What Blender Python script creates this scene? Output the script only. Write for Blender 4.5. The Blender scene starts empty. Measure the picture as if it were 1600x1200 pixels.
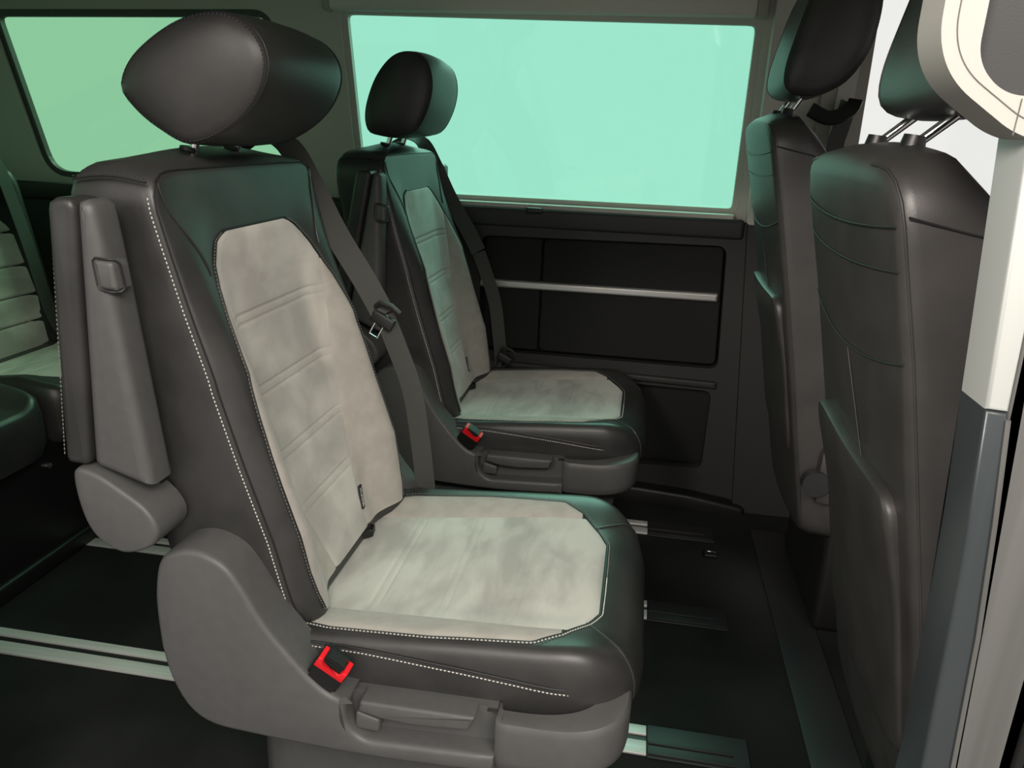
import bpy, bmesh, math, random
from mathutils import Vector, Matrix
random.seed(4)
S = bpy.context.scene
COL = S.collection
# ------------------------------------------------------------------ camera
cam_d = bpy.data.cameras.new('camera')
cam = bpy.data.objects.new('camera', cam_d); COL.objects.link(cam)
FPX = 1195.0
cam_d.sensor_width = 36.0; cam_d.lens = FPX / 1600 * 36.0; cam_d.clip_start = 0.02
_y = Vector((215.0, 385.0, FPX)).normalized()            # van's cross direction seen by the camera
_x = -Vector((-7830.0, 706.0, FPX)); _x = (_x - _y * _x.dot(_y)).normalized()
_z = _x.cross(_y)
if _z[1] < 0: _z = -_z
right = Vector((_x[0], _y[0], _z[0])); up = Vector((_x[1], _y[1], _z[1])); fwd = Vector((_x[2], _y[2], _z[2]))
m = Matrix.Identity(4)
for i in range(3):
    m[i][0] = right[i]; m[i][1] = up[i]; m[i][2] = -fwd[i]
m[0][3], m[1][3], m[2][3] = 0.0, 0.0, 1.15
cam.matrix_world = m
S.camera = cam
# ------------------------------------------------------------------ world, added fill lights, exposure
W = bpy.data.worlds.new('World'); S.world = W; W.use_nodes = True
bg = W.node_tree.nodes['Background']
bg.inputs[0].default_value = (1.0, 0.97, 0.93, 1); bg.inputs[1].default_value = 1.0
S.view_settings.view_transform = 'Standard'; S.view_settings.look = 'None'
S.view_settings.gamma = 1; S.view_settings.use_curve_mapping = False
S.view_settings.exposure = 0.0
ld = bpy.data.lights.new('door_fill', 'AREA'); ld.shape = 'RECTANGLE'; ld.size = 2.2; ld.size_y = 0.9  # added fill outside the door, out of view, brightens the near seat
ld.energy = 112; ld.color = (1.0, 0.93, 0.84)
lo = bpy.data.objects.new('door_fill', ld); COL.objects.link(lo)
lo.location = (1.0, -1.5, 2.8); lo.rotation_euler = (math.radians(48), 0, math.radians(24))

ld3 = bpy.data.lights.new('front_seat_fill', 'AREA'); ld3.shape = 'RECTANGLE'; ld3.size = 0.6; ld3.size_y = 0.5  # added narrow fill, lightens the side of the near front seat
ld3.energy = 6; ld3.spread = math.radians(38); ld3.color = (1.0, 0.91, 0.83)
lo3 = bpy.data.objects.new('front_seat_fill', ld3); COL.objects.link(lo3)
lo3.location = (-1.0, -1.6, 2.2); lo3.rotation_euler = Vector((1.38, 2.42, -1.02)).to_track_quat('-Z', 'Y').to_euler()
ld2 = bpy.data.lights.new('far_window_fill', 'AREA'); ld2.shape = 'RECTANGLE'; ld2.size = 3.2; ld2.size_y = 2.2  # added fill beyond the far glass, puts more green light on the far seat
ld2.energy = 230; ld2.color = (1.0, 0.97, 0.93)
lo2 = bpy.data.objects.new('far_window_fill', ld2); COL.objects.link(lo2)
lo2.location = (0.1, 5.6, 3.9); lo2.rotation_euler = (math.radians(-50), 0, 0)
# ------------------------------------------------------------------ materials
def mat(name, col, rough=0.5, metal=0.0, noise=0.0, nscale=40.0, bump=0.0, bscale=400.0, sheen=0.0, spec=0.5, stretch=None, col2=None, detail=3.0):
    M = bpy.data.materials.new(name); M.use_nodes = True
    nt = M.node_tree; b = nt.nodes['Principled BSDF']
    b.inputs['Base Color'].default_value = (*col, 1); b.inputs['Roughness'].default_value = rough
    b.inputs['Metallic'].default_value = metal; b.inputs['Specular IOR Level'].default_value = spec
    if sheen:
        b.inputs['Sheen Weight'].default_value = sheen; b.inputs['Sheen Roughness'].default_value = 0.5
    tc = nt.nodes.new('ShaderNodeTexCoord'); src = tc.outputs['Object']
    if stretch:
        mp = nt.nodes.new('ShaderNodeMapping'); mp.inputs['Scale'].default_value = stretch
        nt.links.new(src, mp.inputs['Vector']); ssrc = mp.outputs[0]
    else: ssrc = src
    if noise or col2:
        n = nt.nodes.new('ShaderNodeTexNoise'); n.inputs['Scale'].default_value = nscale; n.inputs['Detail'].default_value = detail; n.inputs['Distortion'].default_value = 0.35 if stretch and stretch[0] > 1 else 0.0
        nt.links.new(ssrc, n.inputs['Vector'])
        r = nt.nodes.new('ShaderNodeValToRGB')
        c2 = col2 if col2 else tuple(c * (1 + noise) for c in col); c1 = col if col2 else tuple(c * (1 - noise) for c in col)
        r.color_ramp.elements[0].color = (*c1, 1); r.color_ramp.elements[1].color = (*c2, 1)
        r.color_ramp.elements[0].position = 0.38; r.color_ramp.elements[1].position = 0.62
        nt.links.new(n.outputs['Fac'], r.inputs[0]); nt.links.new(r.outputs[0], b.inputs['Base Color'])
    if bump:
        n2 = nt.nodes.new('ShaderNodeTexNoise'); n2.inputs['Scale'].default_value = bscale; n2.inputs['Detail'].default_value = 2
        nt.links.new(src, n2.inputs['Vector'])
        bp = nt.nodes.new('ShaderNodeBump'); bp.inputs['Strength'].default_value = bump; bp.inputs['Distance'].default_value = 0.001
        nt.links.new(n2.outputs['Fac'], bp.inputs['Height']); nt.links.new(bp.outputs[0], b.inputs['Normal'])
    return M
def glass(name, tint, gloss=0.06):
    M = bpy.data.materials.new(name); M.use_nodes = True; nt = M.node_tree
    for n in list(nt.nodes): nt.nodes.remove(n)
    o = nt.nodes.new('ShaderNodeOutputMaterial'); t = nt.nodes.new('ShaderNodeBsdfTransparent'); g = nt.nodes.new('ShaderNodeBsdfGlossy')
    t.inputs[0].default_value = (*[c ** 0.5 for c in tint], 1); g.inputs['Roughness'].default_value = 0.05
    mx = nt.nodes.new('ShaderNodeMixShader'); mx.inputs[0].default_value = gloss
    nt.links.new(t.outputs[0], mx.inputs[1]); nt.links.new(g.outputs[0], mx.inputs[2]); nt.links.new(mx.outputs[0], o.inputs[0])
    return M
LEATHER = mat('black_leather', (0.033, 0.032, 0.031), 0.38, bump=0.12, bscale=900, noise=0.15, nscale=14)
LEATHER2 = mat('black_leather_dull', (0.036, 0.034, 0.033), 0.42, bump=0.15, bscale=900, noise=0.12, nscale=14)
SUEDE = mat('grey_suede', (0.36, 0.34, 0.31), 0.95, bump=0.15, bscale=700, sheen=0.25, spec=0.1, nscale=8, stretch=(1.9, 0.8, 0.9), col2=(0.53, 0.51, 0.465), detail=4)
SUEDE_S = mat('taupe_fabric', (0.37, 0.345, 0.31), 0.95, bump=0.1, bscale=1200, sheen=0.2, spec=0.1, noise=0.06, nscale=30)
SEAM = mat('seam_piping', (0.012, 0.012, 0.012), 0.5)
THREAD = mat('pale_thread', (0.55, 0.53, 0.49), 0.7)
THREAD_D = mat('dull_thread', (0.16, 0.15, 0.13), 0.7)
PLASTIC = mat('grey_plastic', (0.082, 0.081, 0.080), 0.48, bump=0.1, bscale=1500, noise=0.04, nscale=60)
PLASTIC_D = mat('dark_plastic', (0.020, 0.020, 0.021), 0.5, bump=0.1, bscale=1200)
BLACKP = mat('black_plastic', (0.008, 0.008, 0.008), 0.45)
RED = mat('red_plastic', (0.75, 0.012, 0.02), 0.35)
CHROME = mat('chrome', (0.85, 0.85, 0.85), 0.12, 1.0)
ALU = mat('brushed_aluminium', (0.86, 0.86, 0.83), 0.38, 0.35, noise=0.05, nscale=200, stretch=(0.02, 1, 1))
TRIMSTRIP = mat('satin_trim', (0.62, 0.60, 0.58), 0.35, 0.6)
CARPET = mat('black_carpet', (0.020, 0.021, 0.020), 0.95, bump=0.6, bscale=700, noise=0.25, nscale=3, spec=0.1)
WALLP = mat('wall_plastic', (0.026, 0.025, 0.024), 0.6, bump=0.1, bscale=900)
WALLF = mat('wall_black_fabric', (0.013, 0.013, 0.013), 0.9, bump=0.2, bscale=900)
PILLAR = mat('grey_pillar_trim', (0.62, 0.585, 0.53), 0.75, bump=0.1, bscale=700)
BEIGE = mat('beige_trim', (0.42, 0.39, 0.34), 0.7)
CREAM = mat('cream_trim', (0.33, 0.315, 0.29), 0.55)
STRIPG = mat('light_grey_paint', (0.36, 0.375, 0.36), 0.4)
SLATE = mat('slate_paint', (0.030, 0.036, 0.039), 0.35)
GUN = mat('gunmetal_rubber', (0.085, 0.085, 0.082), 0.45, noise=0.1, nscale=60, stretch=(1, 1, 0.02))
HEADL = mat('grey_headliner', (0.76, 0.72, 0.66), 0.9, bump=0.2, bscale=600)
WEB = mat('belt_webbing', (0.055, 0.056, 0.050), 0.75, bump=0.3, bscale=600)
GROUND = mat('asphalt', (0.20, 0.197, 0.19), 0.9, noise=0.2, nscale=5)
TINT = glass('green_privacy_glass', (0.37, 0.90, 0.71))
TINT2 = glass('green_rear_glass', (0.29, 0.66, 0.40))
CLEAR = glass('clear_glass', (0.93, 0.96, 0.97))

# ------------------------------------------------------------------ helpers
def obj(name, bm, material, parent=None, off=(0, 0, 0), smooth=True, angle=40, kind=None):
    me = bpy.data.meshes.new(name)
    bmesh.ops.recalc_face_normals(bm, faces=bm.faces)
    o3 = Vector(off)
    if o3.length > 0:
        for v in bm.verts: v.co -= o3
    bm.to_mesh(me); bm.free()
    if smooth:
        for p in me.polygons: p.use_smooth = True
        me.set_sharp_from_angle(angle=math.radians(angle))
    me.materials.append(material)
    o = bpy.data.objects.new(name, me); COL.objects.link(o)
    if parent: o.parent = parent
    if kind: o['kind'] = kind
    return o
def thing(name, label, cat, loc=(0, 0, 0), group=None):
    o = bpy.data.objects.new(name, None); COL.objects.link(o); o.location = loc; o.empty_display_size = 0.1
    o['label'] = label; o['category'] = cat
    if group: o['group'] = group
    return o
def tag(o, label, cat, group=None):
    o['label'] = label; o['category'] = cat
    if group: o['group'] = group
    return o
def struct(o):
    o['kind'] = 'structure'; return o
def interp(x, xs, ys):
    if x <= xs[0]: return ys[0]
    for i in range(1, len(xs)):
        if x <= xs[i]:
            t = (x - xs[i-1]) / (xs[i] - xs[i-1]); return ys[i-1] + t * (ys[i] - ys[i-1])
    return ys[-1]
def sstep(a, b, x):
    t = max(0, min(1, (x - a) / (b - a))); return t * t * (3 - 2 * t)
def catmull(pts, n, closed=True):
    P = [Vector(p) for p in pts]; N = len(P); out = []
    segs = N if closed else N - 1
    g = (lambda i: P[i % N]) if closed else (lambda i: P[max(0, min(N - 1, i))])
    for i in range(segs):
        p0, p1, p2, p3 = g(i-1), g(i), g(i+1), g(i+2)
        for k in range(24):
            t = k / 24
            out.append(0.5 * ((2*p1) + (p2-p0)*t + (2*p0-5*p1+4*p2-p3)*t*t + (3*p1-p0-3*p2+p3)*t**3))
    if not closed: out.append(P[-1].copy())
    return resample(out, n, closed)
def resample(P, n, closed):
    P = [Vector(p) for p in P]
    Q = P + [P[0]] if closed else P
    L = [0]
    for i in range(1, len(Q)): L.append(L[-1] + (Q[i] - Q[i-1]).length)
    out = []; j = 1
    for k in range(n):
        s = L[-1] * k / (n if closed else n - 1)
        while j < len(L) - 1 and L[j] < s: j += 1
        d = L[j] - L[j-1]; t = 0 if d == 0 else (s - L[j-1]) / d
        out.append(Q[j-1].lerp(Q[j], t))
    return out
def rpoly(pts, r, seg=5):
    """round the corners of a 2-D polygon; r one radius or a list"""
    n = len(pts); out = []
    for i in range(n):
        p = Vector(pts[i]); a = Vector(pts[i-1]) - p; b = Vector(pts[(i+1) % n]) - p
        ri = r[i] if isinstance(r, (list, tuple)) else r
        ri = min(ri, a.length * 0.49, b.length * 0.49)
        if ri <= 0: out.append(p); continue
        A = p + a.normalized() * ri; B = p + b.normalized() * ri
        for k in range(seg + 1):
            t = k / seg; out.append(A * (1-t)**2 + p * 2*t*(1-t) + B * t*t)
    return out
def area2(P):
    return sum(P[i][0]*P[(i+1) % len(P)][1] - P[(i+1) % len(P)][0]*P[i][1] for i in range(len(P)))
def inset(P, d):
    s = 1 if area2(P) > 0 else -1; n = len(P); out = []
    for i in range(n):
        a = Vector(P[i]) - Vector(P[i-1]); b = Vector(P[(i+1) % n]) - Vector(P[i])
        na = Vector((-a[1], a[0])).normalized() if a.length else Vector((0, 0)); nb = Vector((-b[1], b[0])).normalized() if b.length else Vector((0, 0))
        nn = na + nb
        nn = nn.normalized() if nn.length > 1e-6 else na
        out.append(Vector(P[i]) + nn * d * s)
    return out
def loft(bm, loops, cap0=True, cap1=True, closed=True):
    V = [[bm.verts.new(p) for p in L] for L in loops]; n = len(loops[0])
    for i in range(len(V) - 1):
        for j in range(n if closed else n - 1):
            k = (j + 1) % n
            try: bm.faces.new((V[i][j], V[i][k], V[i+1][k], V[i+1][j]))
            except ValueError: pass
    fs = []
    if cap0: fs.append(bm.faces.new(V[0]))
    if cap1: fs.append(bm.faces.new(list(reversed(V[-1]))))
    if fs: bmesh.ops.triangulate(bm, faces=fs)
    return V
def grid(bm, rows):
    V = [[bm.verts.new(p) for p in r] for r in rows]
    for i in range(len(V) - 1):
        for j in range(len(V[0]) - 1): bm.faces.new((V[i][j], V[i][j+1], V[i+1][j+1], V[i+1][j]))
def box(bm, x0, x1, y0, y1, z0, z1, bev=0.0):
    r = bmesh.ops.create_cube(bm, size=1.0)['verts']
    for v in r: v.co = Vector(((x0+x1)/2 + v.co.x*(x1-x0), (y0+y1)/2 + v.co.y*(y1-y0), (z0+z1)/2 + v.co.z*(z1-z0)))
    if bev:
        es = list({e for v in r for e in v.link_edges})
        bmesh.ops.bevel(bm, geom=es, offset=bev, segments=3, profile=0.5, affect='EDGES')
def tube(bm, pts, r, n=8, cap=True):
    P = [Vector(p) for p in pts]; loops = []; prev = None
    for i, p in enumerate(P):
        t = (P[min(i+1, len(P)-1)] - P[max(i-1, 0)]).normalized()
        if prev is None:
            a = Vector((0, 0, 1)) if abs(t.z) < 0.9 else Vector((1, 0, 0)); u = t.cross(a).normalized()
        else: u = (prev - t * prev.dot(t)).normalized()
        prev = u; w = t.cross(u); rr = r[i] if isinstance(r, list) else r
        loops.append([p + (u*math.cos(2*math.pi*k/n) + w*math.sin(2*math.pi*k/n))*rr for k in range(n)])
    loft(bm, loops, cap, cap)
def ribbon(bm, pts, wdir, width, th=0.0015):
    """strap of the given width; wdir one vector or one per point"""
    P = [Vector(p) for p in pts]; loops = []
    for i, p in enumerate(P):
        t = (P[min(i+1, len(P)-1)] - P[max(i-1, 0)]).normalized()
        w = Vector(wdir[i] if isinstance(wdir, list) else wdir); w = (w - t * w.dot(t)).normalized(); nn = t.cross(w)
        loops.append([p + w*width/2 + nn*th, p - w*width/2 + nn*th, p - w*width/2 - nn*th, p + w*width/2 - nn*th])
    loft(bm, loops)
def stitches(bm, pts, nrm, pitch=0.0058, dash=0.0040, r=0.0008, lift=0.0006):
    """small thread dashes along a polyline"""
    P = [Vector(p) for p in pts]; L = sum((P[i+1]-P[i]).length for i in range(len(P)-1)); n = max(2, int(L / pitch))
    Q = resample(P, n + 1, False)
    for i in range(n):
        a = Q[i]; d = (Q[i+1] - a); 
        if d.length < 1e-6: continue
        d.normalize(); N = Vector(nrm(a)) if callable(nrm) else Vector(nrm); N = (N - d*N.dot(d)).normalized(); s = d.cross(N)
        c0 = a + N*lift; c1 = c0 + d*dash; mid = (c0+c1)/2 + N*r*1.6
        vs = [bm.verts.new(q) for q in (c0 + s*r*.6, c0 - s*r*.6, mid - d*dash*.3 - s*r, mid - d*dash*.3 + s*r, mid + d*dash*.3 - s*r, mid + d*dash*.3 + s*r, c1 - s*r*.6, c1 + s*r*.6)]
        for f in ((0, 1, 2, 3), (3, 2, 4, 5), (5, 4, 6, 7)): bm.faces.new([vs[k] for k in f])
        bm.faces.new((vs[0], vs[3], vs[5], vs[7])); bm.faces.new((vs[1], vs[6], vs[4], vs[2]))
def plate(bm, outer, holes, fmap, depth):
    """flat plate with holes in (a, b); fmap(a, b, d) -> 3-D, d = 0 front, depth back"""
    b2 = bmesh.new(); 
    for L in [outer] + holes:
        vs = [b2.verts.new((p[0], p[1], 0)) for p in L]
        for i in range(len(vs)): b2.edges.new((vs[i], vs[(i+1) % len(vs)]))
    bmesh.ops.triangle_fill(b2, use_beauty=True, use_dissolve=False, edges=b2.edges[:])
    b2.verts.index_update()
    F = [bm.verts.new(fmap(v.co.x, v.co.y, 0)) for v in b2.verts]; B = [bm.verts.new(fmap(v.co.x, v.co.y, depth)) for v in b2.verts]
    for f in b2.faces:
        idx = [v.index for v in f.verts]
        bm.faces.new([F[i] for i in idx]); bm.faces.new([B[i] for i in reversed(idx)])
    for e in b2.edges:
        if len(e.link_faces) == 1:
            i, j = e.verts[0].index, e.verts[1].index; bm.faces.new((F[i], F[j], B[j], B[i]))
    b2.free()
def prism_y(bm, outline, y0, y1, rnd=0.0, seg=3, both=False):
    """outline in (x, z) extruded from y1 (back) to y0 (the rounded face)"""
    loops = [[(p[0], y1, p[1]) for p in outline]]
    sg = 1 if y1 > y0 else -1
    if both and rnd:
        loops = []
        for k in range(seg + 1):
            a = math.pi/2 * k / seg; q = inset(outline, rnd*(1-math.sin(a))); loops.append([(p[0], y1 - sg*rnd*(1-math.cos(a)), p[1]) for p in q])
    if rnd:
        for k in range(seg + 1):
            a = math.pi/2 * k / seg; q = inset(outline, rnd*(1-math.cos(a))); loops.append([(p[0], y0 + sg*rnd*(1-math.sin(a)), p[1]) for p in q])
    else: loops.append([(p[0], y0, p[1]) for p in outline])
    loft(bm, loops)
def rings(bm, outline, spec, c, fmap):
    """pillow: spec = [(scale, h)], outline scaled about c, fmap(a, b, h) -> 3-D; first/last closed with a centre fan"""
    loops = []
    for s, h in spec:
        loops.append([fmap(c[0] + (p[0]-c[0])*s, c[1] + (p[1]-c[1])*s, h) for p in outline])
    V = [[bm.verts.new(p) for p in L] for L in loops]; n = len(outline)
    for i in range(len(V)-1):
        for j in range(n):
            k = (j+1) % n; bm.faces.new((V[i][j], V[i][k], V[i+1][k], V[i+1][j]))
    for L, h in ((V[0], spec[0][1]), (V[-1], spec[-1][1])):
        cv = bm.verts.new(fmap(c[0], c[1], h))
        for j in range(n): bm.faces.new((L[j], L[(j+1) % n], cv))

# ================================================================== the van's shell
ZT = 1.60
def wy(z):                                  # inner face of the far side leans inwards above the waist
    return 2.30 - max(0, z - 0.93) * 0.17
bm = bmesh.new(); box(bm, -2.5, 1.95, 0.66, 2.50, -0.09, 0.0)
floor = struct(obj('floor', bm, CARPET, smooth=False))
bm = bmesh.new(); box(bm, -2.5, 1.95, 0.70, 2.50, ZT, ZT + 0.05)
struct(obj('ceiling', bm, HEADL, smooth=False))
bm = bmesh.new(); box(bm, -14, 14, -9, 14, -0.55, -0.50)
struct(obj('ground', bm, GROUND, smooth=False))
# far side: waist panel with recesses
RECESS = rpoly([(-0.47, 0.50), (0.262, 0.50), (0.245, 0.865), (-0.47, 0.855)], 0.03)
POCKET = rpoly([(-0.10, 0.165), (0.25, 0.175), (0.252, 0.43), (-0.10, 0.435)], 0.025)
bm = bmesh.new(); plate(bm, [(-2.5, 0.0), (0.38, 0.0), (0.30, 0.93), (-2.5, 0.93)], [RECESS, POCKET], lambda a, b, d: (a, 2.262 + d, b), 0.03)
wall = struct(obj('wall_far', bm, WALLP, smooth=False))
bm = bmesh.new(); box(bm, -2.5, 1.95, 2.325, 2.37, -0.02, 0.955); obj('outer_skin', bm, WALLF, wall, smooth=False)
bm = bmesh.new(); prism_y(bm, rpoly([(-0.462, 0.505), (-0.289, 0.505), (-0.288, 0.852), (-0.462, 0.85)], 0.01), 2.288, 2.322, 0.006); obj('fabric_panel', bm, WALLF, wall)
bm = bmesh.new(); prism_y(bm, rpoly([(-0.284, 0.505), (0.256, 0.505), (0.240, 0.860), (-0.283, 0.852)], 0.02), 2.288, 2.322, 0.006); obj('fabric_panel', bm, WALLF, wall)
bm = bmesh.new(); prism_y(bm, rpoly([(-0.52, 0.698), (0.238, 0.700), (0.238, 0.724), (-0.52, 0.721)], 0.004), 2.272, 2.300, 0.006); obj('bright_strip', bm, TRIMSTRIP, wall)
bm = bmesh.new(); box(bm, -0.12, 0.27, 2.312, 2.324, 0.15, 0.45); obj('pocket_back', bm, BLACKP, wall, smooth=False)
bm = bmesh.new(); prism_y(bm, rpoly([(-2.5, 0.885), (0.285, 0.885), (0.285, 0.94), (-2.5, 0.94)], 0.012), 2.250, 2.275, 0.010); obj('waist_ledge', bm, WALLP, wall)
bm = bmesh.new(); prism_y(bm, rpoly([(-0.10, 0.448), (0.262, 0.44), (0.262, 0.462), (-0.6, 0.474), (-0.6, 0.452)], 0.005), 2.248, 2.27, 0.006); obj('arm_ledge', bm, WALLP, wall)
bm = bmesh.new(); prism_y(bm, rpoly([(-0.9, 0.0), (0.40, 0.0), (0.39, 0.075), (0.22, 0.10), (0.05, 0.11), (-0.9, 0.11)], 0.02), 2.215, 2.27, 0.012); obj('kick_panel', bm, BLACKP, wall)
# upper far side with the window openings
def wmap(a, b, d): return (a, wy(b) + d, b)
W1 = rpoly([(-0.862, 0.948), (0.268, 0.948), (0.262, 1.452), (-0.876, 1.462)], 0.035)
W2 = rpoly([(-1.93, 0.955), (-1.075, 0.955), (-1.07, 1.452), (-1.98, 1.44)], [0.08, 0.06, 0.07, 0.04], 7)
W3 = rpoly([(0.505, 0.99), (1.45, 0.99), (1.15, 1.53), (0.495, 1.53)], 0.05)
bm = bmesh.new(); plate(bm, [(-2.5, 0.925), (1.95, 0.925), (1.95, ZT), (-2.5, ZT)], [W1, W2, W3], wmap, 0.05)
wall2 = struct(obj('wall_far_upper', bm, PILLAR, smooth=False))
def window(n, hole, material, frame_mat, fmap=wmap, fw=0.018):
    bm = bmesh.new(); q = inset(hole, -0.004); 
    plate(bm, q, [inset(hole, fw)], lambda a, b, d: fmap(a, b, d + 0.012), 0.02)
    w = struct(obj('window_%d' % n, bm, frame_mat, smooth=False))
    bm = bmesh.new(); plate(bm, inset(hole, fw*0.5), [], lambda a, b, d: fmap(a, b, d + 0.020), 0.005); obj('pane', bm, material, w, smooth=False)
    return w
window(1, W1, TINT, PILLAR); window(2, W2, TINT2, PLASTIC); window(3, W3, CLEAR, BLACKP)
# sill rails of the sliding window
t1 = struct(obj('trim_1', (lambda b: (prism_y(b, rpoly([(-0.86, 0.936), (0.255, 0.936), (0.255, 0.952), (-0.86, 0.952)], 0.003), 2.262, 2.298, 0.004), b)[1])(bmesh.new()), PILLAR))
bm = bmesh.new(); box(bm, -0.86, 0.25, 2.255, 2.263, 0.930, 0.938); obj('rubber_lip', bm, BLACKP, t1, smooth=False)
bm = bmesh.new(); prism_y(bm, rpoly([(-0.335, 0.926), (-0.285, 0.928), (-0.29, 0.944), (-0.335, 0.944)], 0.004), 2.242, 2.27, 0.004); obj('latch', bm, BLACKP, t1)
# roller blind
rb = thing('roller_blind', 'rolled-up beige-grey sun blind cassette along the top of the sliding window', 'blind', (-0.3, 2.19, 1.45))
def rot_prof(x0, x1, cy, cz, ry, rz, material, name):
    bm = bmesh.new(); loops = []
    for x, s in ((x0, 0.9), (x0 + 0.006, 1), (x1 - 0.006, 1), (x1, 0.9)):
        loops.append([(x, cy + ry*s*math.copysign(abs(math.cos(t))**0.6, math.cos(t)), cz + rz*s*math.copysign(abs(math.sin(t))**0.6, math.sin(t))) for t in [2*math.pi*k/24 for k in range(24)]])
    loft(bm, loops); return obj(name, bm, material, rb, off=(-0.3, 2.19, 1.45))
rot_prof(-0.885, 0.235, 2.185, 1.468, 0.024, 0.022, HEADL, 'cassette'); rot_prof(0.236, 0.262, 2.185, 1.466, 0.026, 0.024, BEIGE, 'end_cap'); rot_prof(-0.905, -0.886, 2.185, 1.468, 0.026, 0.024, BEIGE, 'end_cap')
# far B pillar and the front belt column
bm = bmesh.new(); plate(bm, rpoly([(0.288, 0.93), (0.50, 0.93), (0.49, 1.56), (0.278, 1.56)], 0.01), [], lambda a, b, d: (a, wy(b) - 0.055 + d, b), 0.055)
struct(obj('trim_2', bm, PILLAR, smooth=False))
bm = bmesh.new(); plate(bm, rpoly([(0.36, 0.0), (0.56, 0.0), (0.52, 0.93), (0.29, 0.93)], 0.01), [], lambda a, b, d: (a, 2.235 + d, b), 0.06)
struct(obj('trim_3', bm, WALLP, smooth=False))
bm = bmesh.new(); plate(bm, rpoly([(0.42, 1.09), (0.535, 1.09), (0.515, 1.50), (0.42, 1.50)], 0.03), [], lambda a, b, d: (a, wy(b) - 0.075 + d, b), 0.03)
t4 = struct(obj('trim_4', bm, BEIGE, smooth=False))
bm = bmesh.new(); plate(bm, rpoly([(0.455, 1.14), (0.50, 1.14), (0.495, 1.42), (0.455, 1.42)], 0.02), [], lambda a, b, d: (a, wy(b) - 0.079 + d, b), 0.01); obj('belt_slot', bm, PILLAR, t4, smooth=False)
# the far side stands a little further out than drawn above
KW = 1.048
KM = Matrix.Translation((0, 0, 1.15)) @ Matrix.Scale(KW, 4) @ Matrix.Translation((0, 0, -1.15))
for o_ in list(COL.objects):
    if o_.type == 'MESH' and o_.name.split('.')[0] not in ('floor', 'ceiling', 'ground') and o_.parent is not rb: o_.data.transform(KM)
    elif o_.parent is rb: o_.data.transform(Matrix.Scale(KW, 4))
rb.location = KM @ rb.location
# rear, front and near side of the cabin
bm = bmesh.new(); H = rpoly([(0.95, 0.95), (2.1, 0.95), (2.1, 1.48), (0.95, 1.48)], 0.08)
plate(bm, [(0.66, -0.02), (2.46, -0.02), (2.46, ZT), (0.66, ZT)], [H], lambda a, b, d: (-2.46 - d, a, b), 0.04); struct(obj('wall_rear', bm, WALLP, smooth=False))
window(4, H, TINT2, BLACKP, lambda a, b, d: (-2.46 - d, a, b))
bm = bmesh.new(); H = rpoly([(0.85, 0.95), (2.2, 0.95), (2.2, 1.52), (0.85, 1.52)], 0.08)
plate(bm, [(0.66, -0.02), (2.46, -0.02), (2.46, ZT), (0.66, ZT)], [H], lambda a, b, d: (1.91 + d, a, b), 0.04); struct(obj('wall_front', bm, WALLP, smooth=False))
window(5, H, CLEAR, BLACKP, lambda a, b, d: (1.91 + d, a, b))
def nmap(a, b, d): return (a, 0.70 + max(0, b - 0.93)*0.17 - d, b)
OPEN = rpoly([(-0.86, -0.01), (0.352, -0.01), (0.335, 1.0), (0.31, 1.42), (-0.86, 1.42)], [0.01, 0.01, 0.1, 0.05, 0.05])
NW2 = rpoly([(-1.93, 0.955), (-1.075, 0.955), (-1.07, 1.452), (-1.98, 1.44)], 0.06)
NW3 = rpoly([(0.50, 0.02), (1.45, 0.02), (1.42, 1.0), (1.15, 1.50), (0.46, 1.50)], 0.05)      # unseen front door opening, left open to light the front seat's side
bm = bmesh.new(); plate(bm, [(-2.5, -0.06), (1.95, -0.06), (1.95, ZT), (-2.5, ZT)], [OPEN, NW2, NW3], nmap, 0.04); struct(obj('wall_near', bm, WALLP, smooth=False))
window(6, NW2, TINT2, BLACKP, nmap)
# near B pillar: painted strip, slate lower cover, rubber channel, cream upper surround
YP = 0.62
bm = bmesh.new(); prism_y(bm, [(0.2635, 1.16), (0.288, 1.16), (0.296, 0.956), (0.279, 0.957)], YP, YP + 0.05, 0.004)
t5 = struct(obj('trim_5', bm, STRIPG)); 
bm = bmesh.new(); prism_y(bm, [(0.279, 0.9565), (0.296, 0.9555), (0.306, 0.86), (0.316, 0.752), (0.325, 0.60), (0.33, 0.30), (0.33, -0.05), (0.300, -0.05), (0.300, 0.30), (0.299, 0.606), (0.293, 0.745), (0.287, 0.851)], YP, YP + 0.05, 0.004)
t6 = struct(obj('trim_6', bm, SLATE))
bm = bmesh.new(); tube(bm, [(0.2965, YP, 0.95), (0.3065, YP, 0.86), (0.3165, YP, 0.752), (0.3255, YP, 0.60), (0.331, YP, 0.30)], 0.0022, 6); obj('ridge_bead', bm, GUN, t6)
bm = bmesh.new(); prism_y(bm, rpoly([(0.288, 1.17), (0.375, 1.17), (0.368, 0.95), (0.366, 0.75), (0.368, 0.60), (0.376, -0.05), (0.331, -0.05), (0.3262, 0.60), (0.3168, 0.752), (0.3066, 0.86), (0.2964, 0.956)], 0.003), YP + 0.002, YP + 0.055, 0.004)
t7 = struct(obj('trim_7', bm, GUN))
bm = bmesh.new(); prism_y(bm, rpoly([(0.377, 1.17), (0.52, 1.17), (0.52, -0.05), (0.378, -0.05)], 0.01), YP + 0.01, YP + 0.055, 0.012)
struct(obj('trim_8', bm, BLACKP))
OUT = rpoly([(0.188, 1.56), (0.188, 1.204), (0.255, 1.158), (0.60, 1.150), (0.60, 1.56)], [0.01, 0.035, 0.02, 0.01, 0.01], 14)
INN = rpoly([(0.2145, 1.53), (0.2155, 1.208), (0.237, 1.187), (0.57, 1.182), (0.57, 1.53)], [0.01, 0.02, 0.014, 0.01, 0.01], 12)
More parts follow.
